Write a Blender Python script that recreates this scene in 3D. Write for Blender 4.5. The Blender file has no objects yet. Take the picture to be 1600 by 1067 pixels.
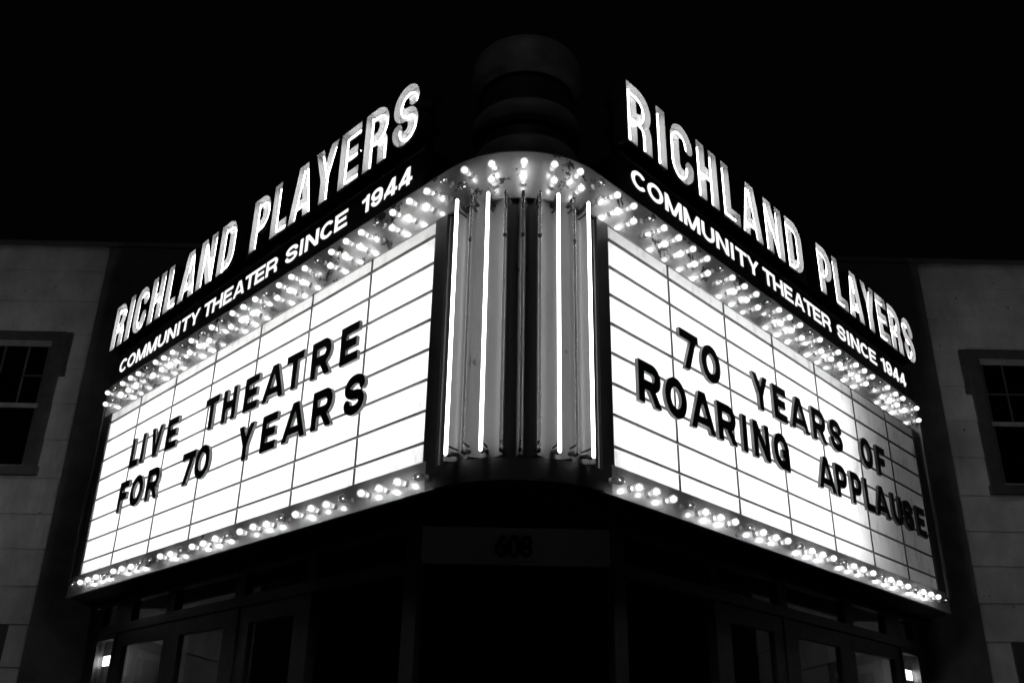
import bpy, bmesh, math, random
import numpy as np
from mathutils import Vector, Matrix
from mathutils.geometry import delaunay_2d_cdt
random.seed(7)
C = bpy.context.scene.collection
SC = bpy.context.scene

# ------------------------------------------------------------------ camera, world, exposure
CAMX, EYE = -0.0884, 1.65
FPX, PITCH, ROLL, YAW = 1486.13, 0.422864, 0.016825, 0.006969
def basis():
    cp, sp = math.cos(PITCH), math.sin(PITCH)
    fw = Vector((math.sin(YAW)*cp, math.cos(YAW)*cp, sp)); r = Vector((math.cos(YAW), -math.sin(YAW), 0)); u = r.cross(fw)
    r2 = math.cos(ROLL)*r + math.sin(ROLL)*u; u2 = -math.sin(ROLL)*r + math.cos(ROLL)*u
    return r2, u2, fw
cam = bpy.data.objects.new('camera', bpy.data.cameras.new('camera')); C.objects.link(cam)
_r, _u, _f = basis()
M = Matrix((_r, _u, -_f)).transposed().to_4x4(); M.translation = Vector((CAMX, 0, EYE)); cam.matrix_world = M
cam.data.sensor_width = 36; cam.data.lens = FPX/1600*36; cam.data.clip_start = 0.05; cam.data.clip_end = 2000
SC.camera = cam
SC.view_settings.view_transform = 'Standard'; SC.view_settings.look = 'None'; SC.view_settings.exposure = 0; SC.view_settings.gamma = 1
w = bpy.data.worlds.new("World"); SC.world = w; w.use_nodes = True
w.node_tree.nodes['Background'].inputs[0].default_value = (1, 1, 1, 1)
w.node_tree.nodes['Background'].inputs[1].default_value = 0.0006          # a black, moonless night
sun = bpy.data.objects.new('sun', bpy.data.lights.new('sun', 'SUN')); C.objects.link(sun)    # weak front fill, added to brighten the ornament and facade
sun.data.energy = .042; sun.data.angle = math.radians(8); sun.rotation_euler = (math.radians(40), 0, math.radians(-6))
SC.cycles.max_bounces = 8; SC.cycles.transparent_max_bounces = 16; SC.cycles.sample_clamp_indirect = 6
SC.cycles.use_denoising = True; SC.cycles.caustics_reflective = False; SC.cycles.caustics_refractive = False

# ------------------------------------------------------------------ materials (a black and white photograph: everything is grey)
def mat(name, v, rough=.6, spec=.5, metal=0., noise=None, peel=None, bump=None, wood=None):
    """grey Principled; noise=(scale, amount) mottles it, peel=(scale, threshold, dark value) adds flaked patches, bump=(scale, strength)"""
    m = bpy.data.materials.new(name); m.use_nodes = True; nt = m.node_tree; b = nt.nodes['Principled BSDF']
    b.inputs['Base Color'].default_value = (v, v, v, 1); b.inputs['Roughness'].default_value = rough
    b.inputs['Metallic'].default_value = metal; b.inputs['Specular IOR Level'].default_value = spec
    tc = nt.nodes.new('ShaderNodeTexCoord'); col = None
    def ntex(scale, detail=6, stretch=(1, 1, 1), rough_=.6):
        mp = nt.nodes.new('ShaderNodeMapping'); mp.inputs['Scale'].default_value = stretch; nt.links.new(tc.outputs['Object'], mp.inputs[0])
        n = nt.nodes.new('ShaderNodeTexNoise'); n.inputs['Scale'].default_value = scale; n.inputs['Detail'].default_value = detail
        n.inputs['Roughness'].default_value = rough_; nt.links.new(mp.outputs[0], n.inputs['Vector']); return n
    if noise:
        n = ntex(noise[0], stretch=noise[2] if len(noise) > 2 else (1, 1, 1)); r = nt.nodes.new('ShaderNodeMapRange')
        r.inputs[1].default_value = .3; r.inputs[2].default_value = .7
        r.inputs[3].default_value = v*(1-noise[1]); r.inputs[4].default_value = v*(1+noise[1])
        nt.links.new(n.outputs['Fac'], r.inputs[0]); col = r.outputs[0]
    if peel:
        n = ntex(peel[0], 9, peel[3] if len(peel) > 3 else (1, 1, 1), .68); r = nt.nodes.new('ShaderNodeMapRange')
        r.inputs[1].default_value = peel[1]; r.inputs[2].default_value = peel[1]+.025
        nt.links.new(n.outputs['Fac'], r.inputs[0])
        mx = nt.nodes.new('ShaderNodeMix'); mx.data_type = 'FLOAT'
        nt.links.new(r.outputs[0], mx.inputs[0])
        if col: nt.links.new(col, mx.inputs[2])
        else: mx.inputs[2].default_value = v
        mx.inputs[3].default_value = peel[2]; col = mx.outputs[0]
    if col:
        nt.links.new(col, b.inputs['Base Color'])
    if bump:
        n = ntex(bump[0], 4, bump[2] if len(bump) > 2 else (1, 1, 1)); bp = nt.nodes.new('ShaderNodeBump')
        bp.inputs['Strength'].default_value = bump[1]; bp.inputs['Distance'].default_value = .02
        nt.links.new(n.outputs['Fac'], bp.inputs['Height']); nt.links.new(bp.outputs[0], b.inputs['Normal'])
    return m
def glow(name, s):
    m = bpy.data.materials.new(name); m.use_nodes = True; nt = m.node_tree; nt.nodes.remove(nt.nodes['Principled BSDF'])
    e = nt.nodes.new('ShaderNodeEmission'); e.inputs[0].default_value = (1, 1, 1, 1); e.inputs[1].default_value = s
    nt.links.new(e.outputs[0], nt.nodes['Material Output'].inputs[0]); return m
def glass(name, tint=.96, rough=.03, boost=1., base=.03):
    m = bpy.data.materials.new(name); m.use_nodes = True; nt = m.node_tree; nt.nodes.remove(nt.nodes['Principled BSDF'])
    t = nt.nodes.new('ShaderNodeBsdfTransparent'); t.inputs[0].default_value = (tint,)*3+(1,)
    g = nt.nodes.new('ShaderNodeBsdfGlossy'); g.inputs['Roughness'].default_value = rough
    lw = nt.nodes.new('ShaderNodeLayerWeight'); lw.inputs[0].default_value = .5
    pw = nt.nodes.new('ShaderNodeMath'); pw.operation = 'POWER'; pw.inputs[1].default_value = 3.; nt.links.new(lw.outputs['Facing'], pw.inputs[0])
    mm = nt.nodes.new('ShaderNodeMath'); mm.operation = 'MULTIPLY_ADD'; mm.use_clamp = True; mm.inputs[1].default_value = boost; mm.inputs[2].default_value = base
    nt.links.new(pw.outputs[0], mm.inputs[0])
    mx = nt.nodes.new('ShaderNodeMixShader'); nt.links.new(mm.outputs[0], mx.inputs[0]); nt.links.new(t.outputs[0], mx.inputs[1]); nt.links.new(g.outputs[0], mx.inputs[2])
    nt.links.new(mx.outputs[0], nt.nodes['Material Output'].inputs[0]); return m
def acrylic(name, k=1.):
    """translucent letter-board sheet with a little dirt"""
    m = bpy.data.materials.new(name); m.use_nodes = True; nt = m.node_tree; nt.nodes.remove(nt.nodes['Principled BSDF'])
    tc = nt.nodes.new('ShaderNodeTexCoord'); mp = nt.nodes.new('ShaderNodeMapping'); mp.inputs['Scale'].default_value = (3, 3, 1)
    nt.links.new(tc.outputs['Object'], mp.inputs[0])
    n = nt.nodes.new('ShaderNodeTexNoise'); n.inputs['Scale'].default_value = 3.5; n.inputs['Detail'].default_value = 9; n.inputs['Roughness'].default_value = .7
    nt.links.new(mp.outputs[0], n.inputs['Vector'])
    r = nt.nodes.new('ShaderNodeMapRange'); r.inputs[1].default_value = .52; r.inputs[2].default_value = .78; r.inputs[3].default_value = .82*k; r.inputs[4].default_value = .4*k
    nt.links.new(n.outputs['Fac'], r.inputs[0])
    t = nt.nodes.new('ShaderNodeBsdfTranslucent'); d = nt.nodes.new('ShaderNodeBsdfDiffuse')
    nt.links.new(r.outputs[0], t.inputs[0]); d.inputs[0].default_value = (.5, .5, .5, 1)
    mx = nt.nodes.new('ShaderNodeMixShader'); mx.inputs[0].default_value = .12
    nt.links.new(t.outputs[0], mx.inputs[1]); nt.links.new(d.outputs[0], mx.inputs[2])
    nt.links.new(mx.outputs[0], nt.nodes['Material Output'].inputs[0]); return m

ENAMEL = mat('white_enamel', .42, .5, .5, .4, noise=(6, .15), peel=(5.5, .585, .03), bump=(9, .12))
for _m in (ENAMEL,): _m.node_tree.nodes['Principled BSDF'].inputs['Coat Weight'].default_value = 1; _m.node_tree.nodes['Principled BSDF'].inputs['Coat Roughness'].default_value = .13
LEDGE = mat('ledge_enamel', .44, .5, .5, .4, noise=(6, .18), peel=(6.5, .62, .05), bump=(9, .12))
for _m in (LEDGE,): _m.node_tree.nodes['Principled BSDF'].inputs['Coat Weight'].default_value = 1; _m.node_tree.nodes['Principled BSDF'].inputs['Coat Roughness'].default_value = .13
DRUM = mat('drum_paint', .2, .32, .5, noise=(7, .12, (1, 1, .25)), peel=(6, .66, .06))
DARK = mat('dark_paint', .035, .45, .4, noise=(8, .3), peel=(18, .72, .16, (1, 1, .35)))
BLACK = mat('black_panel', .008, .4, .35)
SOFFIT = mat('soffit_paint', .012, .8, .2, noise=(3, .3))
ACRYL = acrylic('acrylic'); ACRYL2 = acrylic('acrylic_header', .75)
RAIL = mat('rail_metal', .012, .45)
BOXW = mat('lightbox_white', .8, .8)
FLUOR = glow('fluorescent', 62)
WHITE = glow('backlit_lettering', 1.15)
CAN = mat('letter_can_outside', .04, .55, noise=(12, .3))
CANIN = mat('letter_can_inside', .5, .6)
NEON = glow('neon_letter_glow', 7.5)
TUBE_ON = glow('neon_tube_lit', 7.5)
TUBE_OFF = glass('neon_tube_glass', .78, .18, .8, .09)
BULB_G = glass('bulb_glass', .82, .03, 1.1, .10)
FIL_ON = glow('filament_lit', 26); FIL_DIM = glow('filament_lit_weak', 14); FIL_HOT = glow('filament_lit_strong', 36)
BULB_L = glass('bulb_glass_lit', .95, .03, 1.1, .06)
_nt = BULB_L.node_tree; _e = _nt.nodes.new('ShaderNodeEmission'); _e.inputs[1].default_value = .22; _a = _nt.nodes.new('ShaderNodeAddShader')   # a lit bulb's envelope glows a little
_nt.links.new(_nt.nodes['Material Output'].inputs[0].links[0].from_socket, _a.inputs[0]); _nt.links.new(_e.outputs[0], _a.inputs[1]); _nt.links.new(_a.outputs[0], _nt.nodes['Material Output'].inputs[0])
FIL_OFF = glow('filament_faint', 2.6)
SOCK = mat('bulb_socket', .55, .45, noise=(30, .3))
LET_F = mat('letter_black', .006, .5, .3)
LET_S = mat('letter_edge', .075, .5)
SIDING = mat('siding', .8, .75, .2, noise=(2.4, .26, (1, 1, .8)), peel=(9, .645, .2, (1, 1, 1)), bump=(14, .5, (1, 1, .3)))
CASING = mat('casing_paint', .11, .6, .3, noise=(9, .25))
WALLSHADE = mat('painted_wall_shade', .17, .7, .2, noise=(4, .3))
SASH = mat('sash_white', .45, .55, .3, noise=(9, .2))
MUNTIN = mat('muntin_grey', .12, .6)
PANE = mat('dark_glass', .004, .06, .5)
COPE = mat('coping_metal', .2, .4, metal=.3)
STORE = mat('storefront_metal', .22, .35, .5, metal=.6, noise=(10, .2))
GLASSD = glass('door_glass', .8, .02, .8, .16)
INSIDE = mat('dark_interior', .006, .9, .1)
PLATE = mat('address_plate', .75, .6)
ORN = mat('ornament_metal', .32, .5, .4, noise=(5, .3), peel=(9, .64, .08))
CEIL = glow('lobby_lamp', 9)
ROADM = mat('asphalt', .045, .85, noise=(1.5, .3), bump=(60, .4))
WALK = mat('concrete', .2, .85, noise=(1.2, .25), bump=(25, .2))

# ------------------------------------------------------------------ object helpers
def put(name, bm, mats, parent=None, smooth=False):
    me = bpy.data.meshes.new(name); bm.to_mesh(me); bm.free()
    for m in (mats if isinstance(mats, (list, tuple)) else [mats]): me.materials.append(m)
    if smooth:
        for p in me.polygons: p.use_smooth = True
    return link(name, me, parent)
def link(name, me, parent=None):
    o = bpy.data.objects.new(name, me); C.objects.link(o)
    if parent: o.parent = parent
    return o
def tag(o, label=None, cat=None, group=None, kind=None):
    for k, v in (('label', label), ('category', cat), ('group', group), ('kind', kind)):
        if v: o[k] = v
    return o
def thing(name, label, cat, group=None, loc=(0, 0, 0), rz=0):
    o = bpy.data.objects.new(name, None); C.objects.link(o); o.location = loc; o.rotation_euler = (0, 0, rz); o.empty_display_size = .05
    return tag(o, label, cat, group)
def hexa(bm, pts, mi=0):
    v = [bm.verts.new(p) for p in pts]
    fs = []
    for q in ((0, 1, 2, 3), (7, 6, 5, 4), (0, 4, 5, 1), (1, 5, 6, 2), (2, 6, 7, 3), (3, 7, 4, 0)):
        f = bm.faces.new([v[i] for i in q]); f.material_index = mi; fs.append(f)
    return fs
def box(bm, x0, x1, y0, y1, z0, z1, mi=0):
    fs = hexa(bm, [(x0, y0, z0), (x0, y1, z0), (x1, y1, z0), (x1, y0, z0), (x0, y0, z1), (x0, y1, z1), (x1, y1, z1), (x1, y0, z1)], mi)
    bmesh.ops.recalc_face_normals(bm, faces=fs)
def tube(bm, pts, r, n=8, mi=0, caps=True):
    pts = [Vector(p) for p in pts]; rings = []
    for i, p in enumerate(pts):
        d = ((pts[i]-pts[i-1]).normalized() if i else Vector()) + ((pts[i+1]-pts[i]).normalized() if i < len(pts)-1 else Vector())
        d.normalize(); ref = Vector((0, 1, 0)) if abs(d.y) < .9 else Vector((1, 0, 0))
        a = d.cross(ref).normalized(); b = d.cross(a).normalized()
        rr = r[i] if isinstance(r, (list, tuple)) else r
        rings.append([bm.verts.new(p + rr*(math.cos(2*math.pi*k/n)*a + math.sin(2*math.pi*k/n)*b)) for k in range(n)])
    fs = []
    for A, B in zip(rings, rings[1:]):
        for k in range(n):
            fs.append(bm.faces.new((A[k], A[(k+1) % n], B[(k+1) % n], B[k])))
    if caps:
        fs.append(bm.faces.new(rings[0])); fs.append(bm.faces.new(rings[-1][::-1]))
    for f in fs: f.material_index = mi
    bmesh.ops.recalc_face_normals(bm, faces=fs)
def lathe(bm, prof, cx=0, cy=0, n=40, mi=0):
    rings = []
    for r, z in prof:
        rings.append([bm.verts.new((cx, cy, z))] if r < 1e-6 else [bm.verts.new((cx+r*math.cos(2*math.pi*k/n), cy+r*math.sin(2*math.pi*k/n), z)) for k in range(n)])
    fs = []
    for A, B in zip(rings, rings[1:]):
        for k in range(n):
            if len(A) == 1: fs.append(bm.faces.new((A[0], B[k], B[(k+1) % n])))
            elif len(B) == 1: fs.append(bm.faces.new((A[k], B[0], A[(k+1) % n])))
            else: fs.append(bm.faces.new((A[k], B[k], B[(k+1) % n], A[(k+1) % n])))
    for f in fs: f.material_index = mi
    bmesh.ops.recalc_face_normals(bm, faces=fs)

# ------------------------------------------------------------------ plan of the marquee
ANG = math.radians(47.562); HX, DY = .557, 5.327
CA, SA = math.cos(ANG), math.sin(ANG)
UMAX = 5.238; UEND = 5.47
ZB, ZP0, ZP1, ZT = 3.09, 3.271, 4.896, 5.24
RC = .647; YC = DY-HX*math.tan(ANG)+RC/CA; UT = -(HX-RC*SA)/CA          # corner round, tangent to both faces
def FP(side, u, z, off=0.):
    """point on a marquee face: u metres outward from the board's inner edge, off in front of it; side -1 left, 1 right"""
    return Vector((side*(HX+u*CA+off*SA), DY+u*SA-off*CA, z))
def fbox(bm, side, u0, u1, z0, z1, o0, o1, mi=0):
    P = lambda u, z, o: FP(side, u, z, o)
    fs = hexa(bm, [P(u0, z0, o0), P(u0, z0, o1), P(u1, z0, o1), P(u1, z0, o0), P(u0, z1, o0), P(u0, z1, o1), P(u1, z1, o1), P(u1, z1, o0)], mi)
    bmesh.ops.recalc_face_normals(bm, faces=fs)
RZ = {-1: -ANG, 1: ANG}
SIDE = {-1: 'left', 1: 'right'}
def arc_sheet(bm, R, z0, z1, th=.02, n=28, a=ANG, mi=0, zmid=()):
    """curved sheet round the corner from -a to a"""
    zs = [z0, *zmid, z1]
    def P(t, r, z): return (r*math.sin(t), YC-r*math.cos(t), z)
    fs = []
    T = [-a+2*a*i/n for i in range(n+1)]
    face = [[bm.verts.new(P(t, R, z)) for t in T] for z in zs]          # the front keeps its own vertices, so its shading stays clean
    out = [[bm.verts.new(P(t, R, z)) for t in T] for z in zs]; inn = [[bm.verts.new(P(t, R-th, z)) for t in T] for z in zs]
    for k in range(len(zs)-1):
        for i in range(n):
            f = bm.faces.new((face[k][i], face[k][i+1], face[k+1][i+1], face[k+1][i])); f.smooth = True; fs.append(f)
            fs.append(bm.faces.new((inn[k][i+1], inn[k][i], inn[k+1][i], inn[k+1][i+1])))
        fs.append(bm.faces.new((out[k][0], out[k+1][0], inn[k+1][0], inn[k][0]))); fs.append(bm.faces.new((out[k][n], inn[k][n], inn[k+1][n], out[k+1][n])))
    for i in range(n):
        fs.append(bm.faces.new((out[0][i], inn[0][i], inn[0][i+1], out[0][i+1]))); fs.append(bm.faces.new((out[-1][i], out[-1][i+1], inn[-1][i+1], inn[-1][i])))
    for f in fs: f.material_index = mi

def fluted_sheet(bm, z0, z1, cusps, Rc, Rb, n=14, th=.03):
    """vertical scallops between ridge angles"""
    prof = []
    for a, b in zip(cusps, cusps[1:]):
        for i in range(n):
            q = abs(2*i/n-1); prof.append((a+(b-a)*i/n, Rb+(Rc-Rb)*q**2.4, i == 0))
    prof.append((cusps[-1], Rc, True))
    V = {}
    def vv(k, z, tagv): 
        key = (k, z, tagv)
        if key not in V: t, r, _ = prof[k]; V[key] = bm.verts.new((r*math.sin(t), YC-r*math.cos(t), z))
        return V[key]
    for k in range(len(prof)-1):                                        # each flute shades smoothly, ridges stay sharp
        g = k//n; f = bm.faces.new((vv(k, z0, g), vv(k+1, z0, g), vv(k+1, z1, g), vv(k, z1, g))); f.smooth = True
    for z, fl in ((z0, 1), (z1, 0)):
        A = [bm.verts.new((r*math.sin(t), YC-r*math.cos(t), z)) for t, r, _ in prof]; B = [bm.verts.new(((RC-.06)*math.sin(t), YC-(RC-.06)*math.cos(t), z)) for t, r, _ in prof]
        for i in range(len(A)-1): bm.faces.new((A[i], A[i+1], B[i+1], B[i]) if not fl else (A[i+1], A[i], B[i], B[i+1]))

# ------------------------------------------------------------------ ground
FACY = 10.0
bm = bmesh.new(); box(bm, -400, 400, -400, 400, -.4, -.13); tag(put('road', bm, ROADM), kind='structure')
bm = bmesh.new(); box(bm, -60, 60, 1.6, 60, -.126, 0); box(bm, -60, 60, 1.44, 1.597, -.126, .004); tag(put('sidewalk', bm, WALK), kind='structure')

# ------------------------------------------------------------------ theater building
KF = FACY/9.5
def F(x, z): return (CAMX+(x-CAMX)*KF, EYE+(z-EYE)*KF)                 # measured on a plane at 9.5 m, moved to the facade
bld = thing('theater_building', 'pale sided two storey theater building standing behind the lit marquee', 'building')
ztop = F(0, 7.02)[1]
lines = [F(0, z)[1] for z in (6.68, 6.30, 5.90, 5.50, 5.10, 4.70, 4.29, 3.92, 3.57, 3.21, 2.85, 2.46, 2.08, 1.70, 1.32, .94, .56, .18)]
bm = bmesh.new(); box(bm, -9, 9, FACY+.02, FACY+8, 0, ztop-.002)
zs = [ztop-.03]+lines+[0]
for k, (a, b) in enumerate(zip(zs, zs[1:])):                            # lapped courses, each cut into boards with fine joints
    x = -9-random.random()
    while x < 9:
        L = random.choice((2.6, 3.1, 3.66)); x1 = min(9, x+L)
        x0 = max(-9, x)
        if x1 > x0+.05:
            j = .0015 + random.random()*.001
            fs = hexa(bm, [(x0+j, FACY-.014, b+.002), (x0+j, FACY+.018, b+.002), (x1-j, FACY+.018, b+.002), (x1-j, FACY-.014, b+.002),
                           (x0+j, FACY-.001, a), (x0+j, FACY+.018, a), (x1-j, FACY+.018, a), (x1-j, FACY-.001, a)])
            bmesh.ops.recalc_face_normals(bm, faces=fs)
        x += L
put('wall', bm, SIDING, bld)
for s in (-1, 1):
    bm = bmesh.new(); xa, xb = sorted((s*2.2, s*4.83)); box(bm, xa, xb, FACY-.034, FACY+.019, 0, ztop-.032); put('wall_shade_sheet', bm, WALLSHADE, bld)  # dark sheets painted in for the shade on the wall beside the marquee
bm = bmesh.new(); box(bm, -9.05, 9.05, FACY-.045, FACY+8, ztop+.001, ztop+.03); box(bm, -9.05, 9.05, FACY-.045, FACY-.03, ztop-.03, ztop); put('coping', bm, COPE, bld)

def window(x0, x1, zc0, zc1, zg1, zm, zg0, ear, muntins, lit=False):
    """x0..x1 casing outer edges, zc casing, zg glass, zm meeting rail; ear=1/-1 which side carries the wide upper casing"""
    cw = .135
    bm = bmesh.new(); y0, y1 = FACY-.05, FACY+.019
    box(bm, x0, x0+cw, y0, y1, zc0+.1, zc1-cw*.8); box(bm, x1-cw, x1, y0, y1, zc0+.1, zc1-cw*.8)
    box(bm, x0, x1, y0-.003, y1, zc1-cw*.8, zc1); box(bm, x0-.02, x1+.02, y0-.02, y1, zc0, zc0+.1)
    z_ear = zm+.62*(zc1-zm)-.02
    if ear: xa, xb = (x1, x1+.07) if ear > 0 else (x0-.07, x0); box(bm, xa, xb, y0+.012, y1, zm+.36, zc1)
    wn = put('window', bm, CASING, bld)
    gx0, gx1 = x0+cw, x1-cw
    bm = bmesh.new(); ys0, ys1 = FACY-.036, FACY+.0195; s = .035
    box(bm, gx0, gx1, ys0, ys1, zg1, zc1-cw*.8); put('sash_head', bm, SASH, wn)
    bm = bmesh.new(); box(bm, gx0, gx1, ys0-.004, ys1, zm-.025, zm+.025); put('meeting_rail', bm, SASH, wn)
    bm = bmesh.new(); box(bm, gx0, gx1, ys0, ys1, zc0+.1, zg0); put('sill', bm, SASH, wn)
    bm = bmesh.new(); box(bm, gx0, gx0+s, ys0+.003, ys1, zg0, zm-.025); box(bm, gx1-s, gx1, ys0+.003, ys1, zg0, zm-.025)
    box(bm, gx0, gx0+s, ys0+.003, ys1, zm+.025, zg1); box(bm, gx1-s, gx1, ys0+.003, ys1, zm+.025, zg1)
    for mx in muntins: box(bm, mx-.009, mx+.009, ys0+.008, ys1, zm+.025, zg1)
    zh = (zm+zg1)/2
    ed = [gx0+s]+[m for m in muntins]+[gx1-s]
    for a, b in zip(ed, ed[1:]): box(bm, a+(.009 if a in muntins else 0), b-(.009 if b in muntins else 0), ys0+.008, ys1, zh-.009, zh+.009)
    put('muntins', bm, MUNTIN, wn)
    bm = bmesh.new(); box(bm, gx0+.001, gx1-.001, FACY-.018, FACY+.0185, zg0, zg1); put('pane', bm, PANE, wn)
def fx(x): return F(x, 0)[0]
def fz(z): return F(0, z)[1]
window(fx(-6.03), fx(-4.865), fz(4.31), fz(5.915), fz(5.745), fz(5.065), fz(4.42), 1, [fx(-5.235), fx(-5.49), fx(-5.745)])
window(fx(4.935), fx(6.10), fz(4.30), fz(5.92), fz(5.745), fz(5.065), fz(4.42), -1, [fx(5.31), fx(5.565), fx(5.82)])
window(fx(-6.03), fx(-4.80), fz(1.0), fz(2.845), fz(2.66), fz(1.95), fz(1.15), 0, [fx(-5.17), fx(-5.42), fx(-5.67)])
window(fx(4.84), fx(6.10), fz(1.0), fz(2.845), fz(2.66), fz(1.95), fz(1.15), 0, [fx(5.22), fx(5.47), fx(5.72)])

# entrance under the marquee: two slanted storefronts meeting at a chamfer that carries the house number
DO = -.45
UJ = 5.93
U0 = -(HX-.6)/CA + .0                                                   # where the chamfer (half width .6) starts on the door plane
def door_u(x): return (x-HX-DO*SA)/CA
UC = door_u(.60); YCH = FP(1, UC, 0, DO).y
for s in (-1, 1):
    nm = SIDE[s]
    bm = bmesh.new()                                                    # dark lobby behind the glass
    fbox(bm, s, UC+.1, 5.3, 0, ZB-.004, DO-.75, DO-.72); put('lobby_wall', bm, INSIDE, bld)
    bm = bmesh.new()
    # header bar, head, mullions, jambs
    fbox(bm, s, UC, UJ, 2.785, 2.862, DO-.06, DO+.03); fbox(bm, s, UC, UJ, 3.06, ZB-.003, DO-.06, DO+.02)
    for a, b in ((5.61, UJ), (4.925, 5.27), (4.02, 4.18), (2.78, 2.93), (UC, UC+.14), (1.75, 1.87)):
        fbox(bm, s, a, b, 2.864, 3.058, DO-.06, DO+.012)
    for a, b in ((5.63, UJ), (5.205, 5.245), (2.83, 2.93), (UC, UC+.14), (1.78, 1.87)):
        fbox(bm, s, a, b, 0, 2.783, DO-.06, DO+.015)
    fbox(bm, s, 5.245, 5.63, 2.735, 2.783, DO-.06, DO+.012); fbox(bm, s, 5.245, 5.63, 0, .25, DO-.06, DO+.012)
    put('entrance_frame', bm, STORE, bld)
    for a, b in ((5.27, 5.61), (4.18, 4.925), (2.93, 4.02), (1.87, 2.78)):
        bm = bmesh.new(); fbox(bm, s, a+.001, b-.001, 2.865, 3.057, DO-.03, DO-.024); put('transom_pane', bm, GLASSD, bld)
    bm = bmesh.new(); fbox(bm, s, 5.246, 5.629, .251, 2.734, DO-.03, DO-.024); put('sidelight_pane', bm, GLASSD, bld)
    for a, b, hs in ((4.02, 5.203, 1), (2.932, 4.017, -1), (1.872, 2.828, 1)):
        fr = bmesh.new(); st = .085
        fbox(fr, s, a, a+st+.05, .01, 2.78, DO-.05, DO+.004); fbox(fr, s, b-st-.075, b, .01, 2.78, DO-.05, DO+.004)
        fbox(fr, s, a+st+.05, b-st-.075, 2.655, 2.78, DO-.05, DO+.004); fbox(fr, s, a+st+.05, b-st-.075, .01, .28, DO-.05, DO+.004)
        d = put('door', fr, STORE, bld)
        bm = bmesh.new(); fbox(bm, s, a+st+.051, b-st-.076, .281, 2.654, DO-.025, DO-.019); put('pane', bm, GLASSD, d)
        hu = a+st+.02 if hs > 0 else b-st-.03
        bm = bmesh.new(); tube(bm, [FP(s, hu, .95, DO+.006), FP(s, hu, .95, DO+.06), FP(s, hu, 1.25, DO+.06), FP(s, hu, 1.25, DO+.006)], .012); put('handle', bm, STORE, d)
bm = bmesh.new(); box(bm, -.596, .596, YCH+.02, YCH+.06, 0, 2.82); put('ticket_wall', bm, INSIDE, bld)
bm = bmesh.new(); box(bm, -.597, .597, YCH-.01, YCH+.05, 2.832, 3.06); pl = put('address_plate', bm, PLATE, bld)

# ------------------------------------------------------------------ lettering helpers
def text_mesh(txt, h_cap, width, bold=0., thick=.002):
    """built-in font as a mesh: x 0..width, z 0..h_cap, facing -y"""
    cu = bpy.data.curves.new('t', 'FONT'); cu.body = txt; cu.size = 1; cu.offset = bold; cu.resolution_u = 6
    o = bpy.data.objects.new('t', cu); C.objects.link(o)
    dg = bpy.context.evaluated_depsgraph_get(); me = bpy.data.meshes.new_from_object(o.evaluated_get(dg))
    bpy.data.objects.remove(o); bpy.data.curves.remove(cu)
    b = bmesh.new(); b.from_mesh(me); bpy.data.meshes.remove(me)
    xs = [v.co.x for v in b.verts]
    # cap height from a flat letter: measure with H
    x0, x1 = min(xs), max(xs)
    ys = [v.co.y for v in b.verts]; y0, y1 = min(ys), max(ys)
    sx = width/(x1-x0); sz = h_cap/(y1-y0)
    for v in b.verts: v.co = Vector(((v.co.x-x0)*sx, 0, (v.co.y-y0)*sz))
    r = bmesh.ops.extrude_face_region(b, geom=b.faces[:])
    for e in r['geom']:
        if isinstance(e, bmesh.types.BMVert): e.co.y -= thick
    bmesh.ops.recalc_face_normals(b, faces=b.faces)
    return b
b = text_mesh('608', .145, .235, .03, .006); b.transform(Matrix.Translation((-.13, YCH-.0105, 2.868))); put('numerals', b, BLACK, pl)

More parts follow.
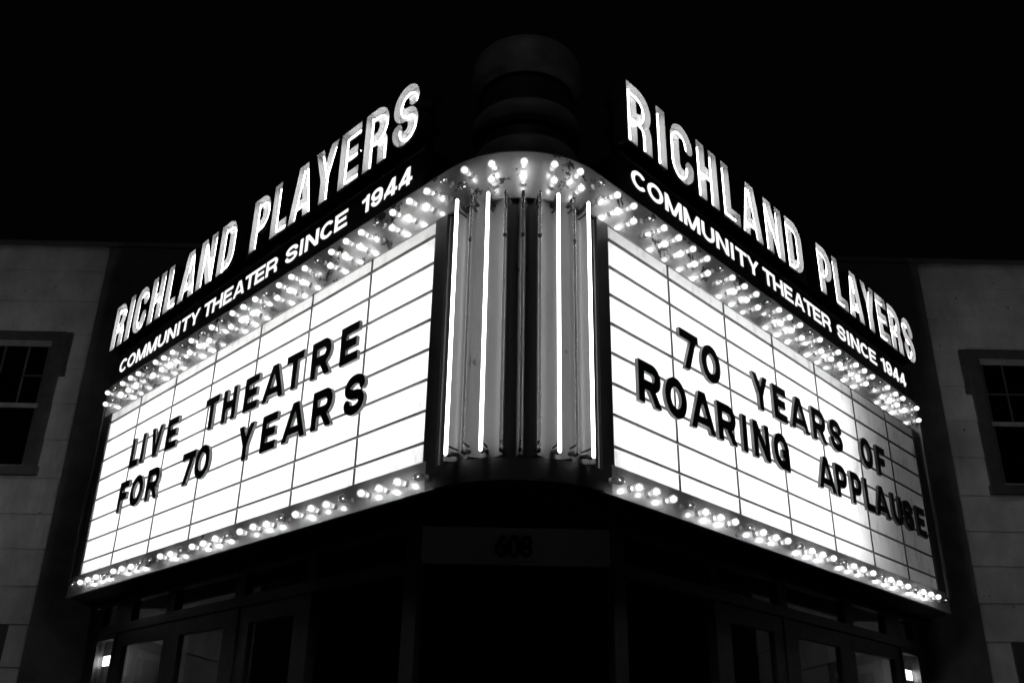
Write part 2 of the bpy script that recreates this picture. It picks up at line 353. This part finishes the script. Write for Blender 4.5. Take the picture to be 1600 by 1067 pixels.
# stroke glyphs: a distance field of strokes, contoured into outlines
def arc(cx, cy, rx, ry, a0, a1, n=14):
    return [(cx+rx*math.cos(math.radians(a0+(a1-a0)*i/n)), cy+ry*math.sin(math.radians(a0+(a1-a0)*i/n))) for i in range(n+1)]
def strokes(c, w, h, t, neon=False):
    """list of (points, sharp joints) centrelines; oblique strokes run past the box and are clipped"""
    x0, x1, y0, y1 = t/2, w-t/2, t/2, h-t/2; xm = w/2; r = (w-t)/2
    stem = ([(x0, 0), (x0, h)], 1)
    if neon == 'round':                                                 # rounder, wider letters of the painted words
        ry_ = (y1-y0)/2; zc = h/2
        if c == 'O': p = arc(xm, zc, r, ry_, 0, 360, 36); return [(p+[p[1]], 0)]
        if c == 'C': return [(arc(xm, zc, r, ry_, 42, 318, 30), 0)]
        if c == 'M': return [stem, ([(x1, 0), (x1, h)], 1), ([(x0, h), (xm, 0)], 2), ([(x1, h), (xm, 0)], 2)]
        if c == '1': return [([(w-t*.55, 0), (w-t*.55, h)], 1), ([(0, h*.74), (w-t*.55, h*.83)], 1)]
        if c == '4': return [([(w*.70, 0), (w*.70, h)], 1), ([(0, h*.28), (w, h*.28)], 1), ([(w*.70, h), (t*.35, h*.24)], 2)]
        if c == '9': a = arc(xm, h*.665, r, h*.335-t/2, 0, 360, 30); return [(a+[a[1]], 0), ([(x1, h*.665), (x1, h*.42)]+arc(xm, y0+h*.30, r, h*.30, 0, -165, 16), 0)]
    if c == 'I': return [([(xm, 0), (xm, h)], 1)]
    if c == 'L': return [([(x0, h), (x0, y0), (w, y0)], 1)]
    if c == 'E': return [([(w, y1), (x0, y1), (x0, y0), (w, y0)], 1), ([(x0, h*.51), (w*.9, h*.51)], 1)]
    if c == 'F': return [([(w, y1), (x0, y1), (x0, 0)], 1), ([(x0, h*.51), (w*.88, h*.51)], 1)]
    if c == 'H': return [stem, ([(x1, 0), (x1, h)], 1), ([(x0, h*.5), (x1, h*.5)], 1)]
    if c == 'T': return [([(0, y1), (w, y1)], 1), ([(xm, y1), (xm, 0)], 1)]
    if c == 'N': return [stem, ([(x1, 0), (x1, h)], 1), ([(x0, h), (x1, 0)], 2)]
    if c == 'V': return [([(x0*.95, h), (xm-.06*t, 0)], 2), ([(w-x0*.95, h), (xm+.06*t, 0)], 2)]
    if c == 'A': return [([(x0*.95, 0), (xm-.1*t, h)], 2), ([(w-x0*.95, 0), (xm+.1*t, h)], 2), ([(xm-.3*w, h*.26), (xm+.3*w, h*.26)], 3)]
    if c == 'Y': return [([(x0*.95, h), (xm, h*.42)], 4), ([(w-x0*.95, h), (xm, h*.42)], 4), ([(xm, h*.46), (xm, 0)], 1)]
    if c == 'U': return [([(x0, h)]+arc(xm, y0+r, r, r, 180, 360)+[(x1, h)], 0)]
    if c in 'O0': 
        p = arc(xm, y1-r*1.15, r, r*1.15, 0, 180)+arc(xm, y0+r*1.15, r, r*1.15, 180, 360); return [(p+[p[0], p[1]], 0)]
    if c == 'C': return [([(x1, h*.66)]+arc(xm, y1-r*1.1, r, r*1.1, 0, 180)+arc(xm, y0+r*1.1, r, r*1.1, 180, 360)+[(x1, h*.36)], 0)]
    if c == 'G': return [([(x1, h*.68)]+arc(xm, y1-r*1.1, r, r*1.1, 0, 180)+arc(xm, y0+r*1.1, r, r*1.1, 180, 360)+[(x1, h*.46)], 0), ([(xm*1.05, h*.45), (w, h*.45)], 1), ([(x1, h*.40), (x1, 0)], 1)]
    if c == 'D': q = r*1.15; return [([(x0, 0), (x0, h)], 1), ([(x0, y1), (x1-q, y1)]+arc(x1-q, y1-q, q, q, 90, 0)+arc(x1-q, y0+q, q, q, 0, -90)+[(x0, y0)], 0)]
    if c in 'PR':
        m = h*(.42 if c == 'P' else .45); q = min((y1-m)/2, (w-t)*.6)
        o = [stem, ([(x0, y1), (x1-q, y1)]+arc(x1-q, y1-q, q, q, 90, 0)+arc(x1-q, m+q, q, q, 0, -90)+[(x0, m)], 0)]
        if c == 'R':
            if neon: q2 = (w-t)*.42; o.append(([(x0+.1*w, m)]+arc(x1-q2, m-q2*1.2, q2, q2*1.2, 90, 0)+[(x1, 0)], 0))
            else: o.append(([(xm-.02*w, m+.05*h), (x1+.02*w, 0)], 4))
        return o
    if c == 'S':
        ry = (y1-y0)/4; return [(arc(xm, y1-ry, r, ry, -8, 270, 26)+arc(xm, y0+ry, r, ry, 90, -188, 26)[1:], 0)]
    if c == '7': return [([(0, y1), (w, y1)], 1), ([(w-t*.62, h), (w*.34, 0)], 2)]
    raise ValueError(c)
def sdf(X, Z, c, w, h, t, neon):
    D = np.full(X.shape, 9.)
    for pts, sh in strokes(c, w, h, t, neon):
        n = len(pts)
        for i in range(n-1):
            (ax, az), (bx, bz) = pts[i], pts[i+1]; L = math.hypot(bx-ax, bz-az)
            if L < 1e-9: continue
            dx, dz = (bx-ax)/L, (bz-az)/L
            e0 = e1 = 0
            if sh == 1: e0 = t/2 if i > 0 else 0; e1 = t/2 if i < n-2 else 0
            if sh == 2: e0 = e1 = t
            if sh == 4: e0 = t if c == 'Y' else 0; e1 = t*.3 if c == 'Y' else t
            al = (X-ax)*dx+(Z-az)*dz; pe = np.abs(-(X-ax)*dz+(Z-az)*dx)
            tt = t*.82 if sh == 3 else (t*.92 if sh in (2, 4) else t)
            D = np.minimum(D, np.maximum(np.maximum(-e0-al, al-L-e1), pe-tt/2))
            if sh == 0 and i > 0: D = np.minimum(D, np.hypot(X-ax, Z-az)-t/2)
    return np.maximum(D, np.maximum(np.maximum(-X, X-w), np.maximum(-Z, Z-h)))
def contours(D, X0, Z0, g, lev):
    V = D-lev; V = np.where(np.abs(V) < 1e-7, 1e-7, V); s = V < 0
    nx, nz = V.shape; nxt = {}; P = {}
    def ep(i, j, k):                                                    # point on the edge from node (i,j) in direction k (0 x, 1 z)
        key = (i, j, k)
        if key not in P:
            a = V[i, j]; b = V[i+1, j] if k == 0 else V[i, j+1]; f = a/(a-b)
            P[key] = (X0+(i+(f if k == 0 else 0))*g, Z0+(j+(f if k == 1 else 0))*g)
        return key
    cells = np.argwhere((s[:-1, :-1] != s[1:, :-1]) | (s[:-1, :-1] != s[:-1, 1:]) | (s[:-1, :-1] != s[1:, 1:]))
    for i, j in cells:
        c = [s[i, j], s[i+1, j], s[i+1, j+1], s[i, j+1]]
        E = [(i, j, 0), (i+1, j, 1), (i, j+1, 0), (i, j, 1)]
        starts, ends = [], []
        for k in range(4):
            if c[k] and not c[(k+1) % 4]: starts.append(k)
            if not c[k] and c[(k+1) % 4]: ends.append(k)
        for a in starts:
            b = next(e for e in [(a+d) % 4 for d in (3, 2, 1)] if e in ends) if len(ends) > 1 else ends[0]
            nxt[ep(*map(int, E[a]))] = ep(*map(int, E[b]))
            if len(ends) > 1: ends.remove(b)
    loops = []; seen = set()
    for k0 in list(nxt):
        if k0 in seen: continue
        lp = []; k = k0
        while k not in seen: seen.add(k); lp.append(P[k]); k = nxt[k]
        ch = True
        while ch and len(lp) > 8:                                       # drop points that lie on the line of their neighbours
            ch = False; q = []; i = 0
            while i < len(lp):
                a, b_, c_ = lp[i-1] if not q else q[-1], lp[i], lp[(i+1) % len(lp)]
                L = math.hypot(c_[0]-a[0], c_[1]-a[1]) or 1e-9
                d = abs((b_[0]-a[0])*(c_[1]-a[1])-(b_[1]-a[1])*(c_[0]-a[0]))/L
                if d < g*.02 and i % 2: ch = True
                else: q.append(b_)
                i += 1
            lp = q
        if len(lp) > 3: loops.append(lp)
    return loops
def fill(bm, loops, y, mi, flip=False):
    co = []; ed = []
    for lp in loops:
        n0 = len(co); co += [Vector(p) for p in lp]; ed += [(n0+i, n0+(i+1) % len(lp)) for i in range(len(lp))]
    vo, eo, fo, *_ = delaunay_2d_cdt(co, ed, [], 0, 1e-6)
    vs = [bm.verts.new((p.x, y, p.y)) for p in vo]
    segs = np.array([(*lp[i], *lp[(i+1) % len(lp)]) for lp in loops for i in range(len(lp))])
    for t in fo:                                                        # even-odd test of each triangle's middle
        cx = sum(vo[i].x for i in t)/len(t); cz = sum(vo[i].y for i in t)/len(t)
        up = (segs[:, 1] > cz) != (segs[:, 3] > cz)
        q = segs[up]; hits = (q[:, 0]+(cz-q[:, 1])/(q[:, 3]-q[:, 1])*(q[:, 2]-q[:, 0]) > cx).sum()
        if hits % 2: f = bm.faces.new([vs[i] for i in t]); f.material_index = mi
def walls(bm, loops, ya, yb, mi):
    for lp in loops:
        A = [bm.verts.new((x, ya, z)) for x, z in lp]; B = [bm.verts.new((x, yb, z)) for x, z in lp]; n = len(lp)
        for i in range(n):
            f = bm.faces.new((A[i], A[(i+1) % n], B[(i+1) % n], B[i])); f.material_index = mi
def grid(c, w, h, t, neon, g):
    n = 3; xs = np.arange(-n*g, w+n*g+g/2, g)+g*.37; zs = np.arange(-n*g, h+n*g+g/2, g)+g*.37
    X, Z = np.meshgrid(xs, zs, indexing='ij'); return sdf(X, Z, c, w, h, t, neon), xs[0], zs[0]

BW = dict(C=.86, O=.90, M=1.02, U=.84, N=.86, I=.29, T=.80, Y=.86, H=.86, E=.76, A=.92, R=.86, S=.80)
BW.update({'1': .46, '9': .70, '4': .74})
def band_word(wd, width):
    """one painted word, cap height .148, squeezed to the measured width"""
    h = .148; t = .0285; g = .0026; gap = .016; x = 0; bm = bmesh.new()
    for ch in wd:
        w_ = BW[ch]*h; D, X0, Z0 = grid(ch, w_, h, t, 'round', g); lp = [[(px+x, pz) for px, pz in l] for l in contours(D, X0, Z0, g, 0.)]
        fill(bm, lp, -.0012, 0); fill(bm, lp, 0, 0); walls(bm, lp, -.0012, 0, 0); x += w_+gap - (.012 if ch in 'AYTC' else 0)
    k = width/(x-gap)
    for v in bm.verts: v.co.x *= k
    bmesh.ops.remove_doubles(bm, verts=bm.verts, dist=1e-5); bmesh.ops.recalc_face_normals(bm, faces=bm.faces)
    return bm

# ------------------------------------------------------------------ the marquee
mq = thing('marquee', 'wedge shaped theater marquee with two glowing letter boards and rounded corner', 'marquee')
bm = bmesh.new()                                                        # soffit and roof
outl = [(-(HX+(UEND-.001)*CA), DY+(UEND-.001)*SA)]+[(( RC-.003)*math.sin(t), YC-(RC-.003)*math.cos(t)) for t in [-ANG+2*ANG*i/20 for i in range(21)]]+[((HX+(UEND-.001)*CA), DY+(UEND-.001)*SA)]
outl += [(outl[-1][0], FACY-.05), (outl[0][0], FACY-.05)]
for z0, z1, mi in ((ZB+.002, ZB+.02, 0), (ZT-.05, ZT-.03, 0)):
    A = [bm.verts.new((x, y, z0)) for x, y in outl]; B = [bm.verts.new((x, y, z1)) for x, y in outl]
    bm.faces.new(A[::-1]); bm.faces.new(B)
    for i in range(len(A)): bm.faces.new((A[i], A[(i+1) % len(A)], B[(i+1) % len(A)], B[i]))
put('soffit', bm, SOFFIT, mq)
for s in (-1, 1):
    bm = bmesh.new(); fbox(bm, s, UT, UEND, ZP1, ZT, -.02, 0); put('bulb_band', bm, ENAMEL, mq)
    bm = bmesh.new(); fbox(bm, s, UT, UEND, ZT, ZT+.005, -.03, .004); put('band_cap', bm, DARK, mq)
    bm = bmesh.new(); fbox(bm, s, UT, -.03, ZB, ZP0, -.02, .0005); put('ledge_end', bm, DARK, mq)  # dark colour stands in for shaded enamel, where no lit bulb reaches
    bm = bmesh.new(); fbox(bm, s, -.0295, UEND, ZB, ZP0, -.02, 0); fbox(bm, s, UT, UEND, ZB-.006, ZB-.001, -.02, .01); put('bulb_ledge', bm, LEDGE, mq)
    bm = bmesh.new(); fbox(bm, s, UMAX, UEND, ZP0, ZP1, -.02, .001); put('end_stile', bm, DARK, mq)
    bm = bmesh.new(); fbox(bm, s, UT, 0, ZP0, ZP1, -.02, .001); put('inner_stile', bm, DARK, mq); bm = bmesh.new()
    x = s*(HX+UEND*CA); y = DY+UEND*SA; x2 = x-s*.02
    box(bm, min(x, x2), max(x, x2), y+.0, FACY-.036, ZB+.001, ZT); put('end_panel', bm, DARK, mq)
    bm = bmesh.new(); fbox(bm, s, UEND-.05, UEND-.005, ZP0-.05, ZP1+.1, .002, .022); put('edge_trim', bm, STORE if s > 0 else DARK, mq)
    # letter board: acrylic sheets in a light box, tracks and joints
    cols = [0, .718]+[.718+.7616*k for k in range(1, 6)]+[UMAX]
    bm = bmesh.new(); fbox(bm, s, .001, UMAX-.001, ZP0+.001, ZP1-.1075, -.018, -.014); lb = put('letter_board', bm, ACRYL, mq)
    bm = bmesh.new(); fbox(bm, s, .001, UMAX-.001, ZP1-.1065, ZP1-.001, -.018, -.014); put('header_sheet', bm, ACRYL2, lb)
    rows = [ZP1-.107-.2*k for k in range(8)]
    for z in rows: bm = bmesh.new(); fbox(bm, s, .004, UMAX-.004, z-.0054, z+.0054, -.0138, .004); put('letter_track', bm, RAIL, lb)
    for u in cols[1:-1]:
        bm = bmesh.new()
        ze = [ZP1]+rows+[ZP0]
        for a, b_ in zip(ze, ze[1:]): fbox(bm, s, u-.0072, u+.0072, b_+(.009 if b_ > ZP0 else .002), a-(.009 if a < ZP1 else .002), -.0138, -.006)
        put('panel_joint', bm, RAIL, lb)
    bm = bmesh.new(); D = -.30                                          # inside of the light box
    fbox(bm, s, -.06, UMAX+.02, ZP0-.03, ZP1+.03, D-.01, D); fbox(bm, s, -.06, UMAX+.02, ZP1+.02, ZP1+.03, D+.001, -.021)
    fbox(bm, s, -.06, UMAX+.02, ZP0-.03, ZP0-.02, D+.001, -.021); fbox(bm, s, UMAX+.021, UMAX+.03, ZP0-.03, ZP1+.03, D, -.021); fbox(bm, s, -.07, -.061, ZP0-.03, ZP1+.03, D, -.021)
    put('light_box', bm, BOXW, lb)
    u1 = 5.18 if s < 0 else 3.62                                        # on the right the last lengths are dead
    for z in (3.47, 3.77, 4.07, 4.37, 4.63):
        bm = bmesh.new(); tube(bm, [FP(s, .03, z, -.17), FP(s, u1, z, -.17)], .016, 10); put('fluorescent_tube', bm, FLUOR, lb)
    # black text band with painted words
    bm = bmesh.new(); fbox(bm, s, .17, UEND-.02, ZT+.012, 5.55, -.26, -.001); fbox(bm, s, .17, UEND-.02, 5.552, 5.562, -.26, .006)
    tb = put('text_band', bm, BLACK, mq)
    if s > 0: bm = bmesh.new(); fbox(bm, s, 3.535, 3.541, ZT+.014, 5.55, .0, .0025); put('panel_seam', bm, RAIL, tb)
    dz = 0 if s < 0 else .022
    for wd, ul, ur in ((('COMMUNITY', 5.26, 3.49), ('THEATER', 3.39, 2.10), ('SINCE', 1.97, 1.09), ('1944', .905, .30)) if s < 0 else
                       (('COMMUNITY', .30, 2.10), ('THEATER', 2.19, 3.47), ('SINCE', 3.61, 4.51), ('1944', 4.63, 5.27))):
        b = band_word(wd, abs(ur-ul))
        o = put('lettering', b, WHITE, tb); o.location = FP(s, ul, 5.334+dz, .0005); o.rotation_euler = (0, 0, RZ[s])
bm = bmesh.new(); arc_sheet(bm, RC, ZP1, ZT); put('bulb_band', bm, ENAMEL, mq)
bm = bmesh.new(); arc_sheet(bm, RC+.004, ZT, ZT+.005, .03); put('band_cap', bm, DARK, mq)
bm = bmesh.new(); 
TA = [math.asin(x/.75) for x in (-.474, -.316, -.108, 0, .106, .315, .474)]
fluted_sheet(bm, ZP0-.045, ZP1-.004, TA, RC+.03, RC-.024); arc_sheet(bm, RC-.035, ZP0-.05, ZP1-.001); put('corner_drum', bm, DRUM, mq)
bm = bmesh.new(); arc_sheet(bm, RC, ZB, ZP0-.051); put('corner_skirt', bm, DARK, mq)
for s in (-1, 1):                                                       # rails that carry the neon letters
    for z in (5.84, 6.12): bm = bmesh.new(); fbox(bm, s, .25, 5.66, z-.02, z+.02, -.19, -.15); put('sign_rail', bm, RAIL, mq)
    for k in range(7):
        u = .4+k*.86
        bm = bmesh.new(); fbox(bm, s, u-.02, u+.02, 5.563, 6.22, -.23, -.191); put('sign_post', bm, RAIL, mq)

# roof ornament
OX, OY = 0.035, 5.93
bm = bmesh.new(); lathe(bm, [(0, 6.60), (.36, 6.60), (.36, ZT-.03)], OX, OY, 56)
orn = put('roof_ornament', bm, DARK)
for f_ in orn.data.polygons: f_.use_smooth = abs(f_.normal.z) < .5
tag(orn, 'dim stacked round metal ornament standing on roof above the rounded corner', 'roof ornament')
for prof in ([(0, 6.745), (.2, 6.735), (.33, 6.705), (.395, 6.655), (.42, 6.60), (.427, 6.52), (.424, 6.41), (.412, 6.365), (.385, 6.345), (.361, 6.342)],
             [(.361, 6.09), (.39, 6.08), (.408, 6.05), (.414, 6.00), (.41, 5.945), (.395, 5.912), (.361, 5.905)],
             [(.361, 5.78), (.38, 5.77), (.395, 5.74), (.399, 5.66), (.392, 5.60), (.375, 5.57), (.361, 5.565)]):
    bm = bmesh.new(); lathe(bm, prof, OX, OY, 56); put('ring', bm, ORN, orn, True)

# ------------------------------------------------------------------ bulbs
ORD = 'zeroth first second third fourth fifth sixth seventh eighth ninth tenth eleventh twelfth thirteenth fourteenth fifteenth sixteenth seventeenth eighteenth nineteenth twentieth twenty-first twenty-second twenty-third twenty-fourth twenty-fifth twenty-sixth twenty-seventh twenty-eighth twenty-ninth thirtieth'.split()
def bulb_meshes():                                                      # built along -y from the sheet at y = 0
    R = Matrix.Rotation(math.pi/2, 4, 'X')
    bm = bmesh.new(); lathe(bm, [(0, .0960), (.010, .0942), (.0190, .0885), (.0252, .0790), (.0275, .0685), (.0262, .0570), (.0225, .0440), (.0185, .0320), (.0158, .0215), (.0150, .0150)], n=20)
    bm.transform(R)
    g = put('glass', bm, BULB_G, smooth=True)
    bm = bmesh.new(); lathe(bm, [(0, .0), (.022, .0), (.022, .005), (.0165, .008), (.0155, .0155), (0, .0157)], n=16); bm.transform(R); k = put('socket', bm, SOCK)
    g2 = g.data.copy(); g2.materials[0] = BULB_L
    out = [g.data, g2, k.data]
    for m in (FIL_ON, FIL_DIM, FIL_HOT, FIL_OFF):
        bm = bmesh.new()
        if m is not FIL_OFF: bmesh.ops.create_icosphere(bm, subdivisions=2, radius=.0155); bm.transform(Matrix.Translation((0, -.067, 0)) @ Matrix.Diagonal((1, 1.15, 1, 1)))
        else:
            tube(bm, [(-.005, -.070, -.002), (-.002, -.066, .002), (.002, -.066, .002), (.005, -.070, -.002)], .0036, 6)
        f = put('filament', bm, m); out.append(f.data); bpy.data.objects.remove(f)
    bpy.data.objects.remove(g); bpy.data.objects.remove(k)
    return out
BG, BGL, BK, BON, BDIM, BHOT, BOFF = bulb_meshes()
def bulb(loc, rz, lit, where, group):
    o = thing('light_bulb', ('lit' if lit else 'dim')+' clear round bulb, '+where, 'light bulb', group, loc, rz+random.uniform(-.1, .1))
    o.rotation_euler[0] = random.uniform(-.1, .08)
    link('glass', BGL if lit else BG, o); link('socket', BK, o); link('filament', random.choice((BON, BON, BDIM, BHOT)) if lit else BOFF, o)
for s in (-1, 1):
    nm = SIDE[s]
    for k in range(29):
        u = -.045+.1862*k
        bulb(FP(s, u, 3.165+random.uniform(-.002, .002), .0), RZ[s], k % 4 != 0 and not (s < 0 and k == 19), f'{ORD[k+1]} from the corner in the row under the {nm} board', f'bulbs under the {nm} letter board')
    for row, z in (('upper', 5.108), ('lower', 4.987)):
        for k in range(29):
            u = .025+.1872*k
            dead = k % 4 == 3
            if s > 0 and k in (2, 3): dead = k == 2
            if row == 'upper' and k in (6, 17): dead = not dead if k == 17 else dead
            if row == 'lower' and s > 0 and k in (15, 22): dead = True
            bulb(FP(s, u, z+random.uniform(-.003, .003), .0), RZ[s], not dead, f'{ORD[k+1]} from the corner, {row} row above the {nm} board', f'bulbs above the {nm} letter board')
names = ['first', 'second', 'third', 'middle', 'fifth', 'sixth', 'last']
for row, z in (('upper', 5.108), ('lower', 4.987)):
    for i, a in enumerate((-45, -31, -15.7, 0, 15.7, 31, 45)):
        t = math.radians(a); lit = abs(a) < 40 and not (row == 'lower' and i == 1)
        bulb((RC*math.sin(t), YC-RC*math.cos(t), z+.012*(1-abs(a)/45)), t, lit, f'{names[i]} from the left in the {row} row round the corner', 'bulbs round the marquee corner')

# ------------------------------------------------------------------ neon tubes on the corner drum
RTU = .75
for i, (x, lit) in enumerate(zip((-.409, -.316, -.215, -.108, 0, .104, .216, .314, .409), (1, 0, 1, 0, 0, 0, 1, 0, 1))):
    t = math.asin(x/RTU); p = Vector((x, YC-RTU*math.cos(t), 0)); n_in = Vector((-math.sin(t), math.cos(t), 0))
    o = thing('neon_tube', ('glowing' if lit else 'unlit')+' straight vertical neon tube on the corner column, '+('middle one of nine' if i == 4 else ORD[i+1]+' from the left'), 'neon tube', 'neon tubes on the corner column')
    zt = 4.885; zb = 3.225
    bm = bmesh.new(); tube(bm, [p+Vector((0, 0, zb)), p+Vector((0, 0, zb+.01)), p+Vector((0, 0, zt-.01)), p+Vector((0, 0, zt))], [.006, .0105, .0105, .006], 20)
    put('glass', bm, TUBE_ON if lit else TUBE_OFF, o, True)
    for z, d in ((zt-.004, -1), (zb+.004, 1)):
        bm = bmesh.new(); q = p+Vector((0, 0, z)); tube(bm, [q, q+n_in*.03+Vector((0, 0, d*.004)), q+n_in*.055+Vector((0, 0, d*.02)), q+n_in*.11+Vector((0, 0, d*.03))], [.009, .011, .013, .013], 8)
        put('electrode', bm, RAIL, o)
    for z in (zt-.075, zb+.06): bm = bmesh.new(); q = p+Vector((0, 0, z)); tube(bm, [q+n_in*.012, q+n_in*.11], [.006, .006], 6); put('tube_support', bm, RAIL, o)
    if not lit:
        bm = bmesh.new(); tube(bm, [p+Vector((0, 0, 4.56)), p+Vector((0, 0, 4.578))], .0117, 10); put('tube_band', bm, RAIL, o)

# ------------------------------------------------------------------ black letters on the boards
LETC = {}
WB = dict(I=.095, L=.185, V=.225, E=.215, T=.235, H=.225, A=.31, R=.25, F=.20, O=.26, Y=.235, S=.235, N=.245, G=.245, P=.215, U=.235)
WB['7'] = .24; WB['0'] = .255
def board_letter(ch):
    if ch not in LETC:
        w, h, t, g = WB[ch], .285, .066, .0042
        D, X0, Z0 = grid(ch, w, h, t, False, g); lp = contours(D, X0, Z0, g, 0.)
        bm = bmesh.new(); fill(bm, lp, -.024, 0); fill(bm, lp, 0, 1); walls(bm, lp, -.024, 0, 1); bmesh.ops.remove_doubles(bm, verts=bm.verts, dist=1e-5)
        bmesh.ops.recalc_face_normals(bm, faces=bm.faces)
        me = bpy.data.meshes.new('marquee_letter'); bm.to_mesh(me); bm.free(); me.materials.append(LET_F); me.materials.append(LET_S); LETC[ch] = me
    return LETC[ch]
# word, line, u of each letter's left edge (measured), per board
WORDS = {-1: [('LIVE', 'upper', (4.425, 4.205, 3.995, 3.67)), ('THEATRE', 'upper', (2.955, 2.645, 2.29, 2.00, 1.67, 1.325, .955)),
              ('FOR', 'lower', (4.525, 4.265, 3.925)), ('70', 'lower', (3.25, 3.0)), ('YEARS', 'lower', (2.29, 1.935, 1.63, 1.245, .85))],
         1: [('70', 'upper', (.75, 1.025)), ('YEARS', 'upper', (1.755, 2.07, 2.35, 2.735, 3.07)), ('OF', 'upper', (3.685, 4.045)),
             ('ROARING', 'lower', (.235, .535, .84, 1.19, 1.515, 1.69, 2.0)), ('APPLAUSE', 'lower', (2.74, 3.075, 3.37, 3.65, 3.87, 4.25, 4.52, 4.85))]}
for s in (-1, 1):
    for wd, ln, us in WORDS[s]:
        for i, (ch, u) in enumerate(zip(wd, us)):
            o = link('marquee_letter', board_letter(ch))
            o.location = FP(s, u, (4.137 if ln == 'upper' else 3.735)+random.uniform(-.003, .003), .010); o.rotation_euler = (0, random.uniform(-.012, .012), RZ[s])
            kind_ = 'figure' if ch.isdigit() else 'letter'
            tag(o, f'black plastic {kind_} {ch}, {ORD[i+1]} {kind_} of {wd}, {ln} line on the {SIDE[s]} board', 'sign letter', f'black letters on the {SIDE[s]} letter board')

# ------------------------------------------------------------------ neon channel letters along the top
NW = dict(R=.315, I=.135, C=.325, H=.315, L=.27, A=.35, N=.335, D=.315, P=.305, Y=.345, E=.285, S=.315)
NEOC = {}
def neon_letter(ch):
    if ch not in NEOC:
        w, h, t, g = NW[ch], .535, .128, .008; dep = .125; th = .006
        D, X0, Z0 = grid(ch, w, h, t, True, g); lo = contours(D, X0, Z0, g, 0.); li = contours(D, X0, Z0, g, -th)
        bm = bmesh.new()
        fill(bm, lo, 0, 0); walls(bm, lo, 0, -dep, 0); fill(bm, lo+li, -dep, 1); walls(bm, li, -dep, -.070, 1); fill(bm, li, -.070, 1)
        bmesh.ops.remove_doubles(bm, verts=bm.verts, dist=1e-5); bmesh.ops.recalc_face_normals(bm, faces=bm.faces)
        can = bpy.data.meshes.new('letter_can'); bm.to_mesh(can); bm.free(); can.materials.append(CAN); can.materials.append(CANIN)
        bm = bmesh.new()
        for pts, sh in strokes(ch, w, h, t, True):
            p = [Vector((x, -.100, z)) for x, z in pts]
            for e in (0, -1):                                           # pull free ends in from the can's wall
                q = p[1] if e == 0 else p[-2]; v = (q-p[e]); L = v.length
                if (p[e].x < .02 or p[e].z < .02 or p[e].x > w-.02 or p[e].z > h-.02) and L > .06: p[e] = p[e]+v*(.042/L)
            tube(bm, p, .0066, 8)
        nt_ = bpy.data.meshes.new('neon_tube'); bm.to_mesh(nt_); bm.free(); nt_.materials.append(NEON)
        for p_ in nt_.polygons: p_.use_smooth = True
        NEOC[ch] = (can, nt_)
    return NEOC[ch]
NEON_U = {-1: [('RICHLAND', (5.69, 5.325, 5.14, 4.755, 4.385, 4.065, 3.68, 3.27)), ('PLAYERS', (2.665, 2.315, 2.02, 1.665, 1.29, .955, .59))],
          1: [('RICHLAND', (.28, .66, .85, 1.23, 1.615, 1.92, 2.33, 2.73)), ('PLAYERS', (3.365, 3.705, 4.01, 4.37, 4.735, 5.06, 5.43))]}
for s in (-1, 1):
    for wd, us in NEON_U[s]:
        for i, (ch, u) in enumerate(zip(wd, us)):
            can, tb_ = neon_letter(ch)
            z = 5.712+(0 if s < 0 else .012+.004*u)
            o = thing('neon_letter', f'glowing neon channel letter {ch}, {ORD[i+1]} letter of {wd} above the {SIDE[s]} board', 'neon letter', f'neon letters above the {SIDE[s]} letter board', FP(s, u, z, -.125), RZ[s])
            link('letter_can', can, o); link('neon_tube', tb_, o)

# ------------------------------------------------------------------ lamps seen through the lobby sidelights
for s in (-1, 1):
    bm = bmesh.new(); fbox(bm, s, 5.33, 5.60, 2.51, 2.60, DO-.075, DO-.055)
    o = put('lobby_lamp', bm, CEIL); tag(o, f'small bright lamp behind the glass beside the {SIDE[s]} entrance doors', 'lamp', 'lamps inside the entrance')
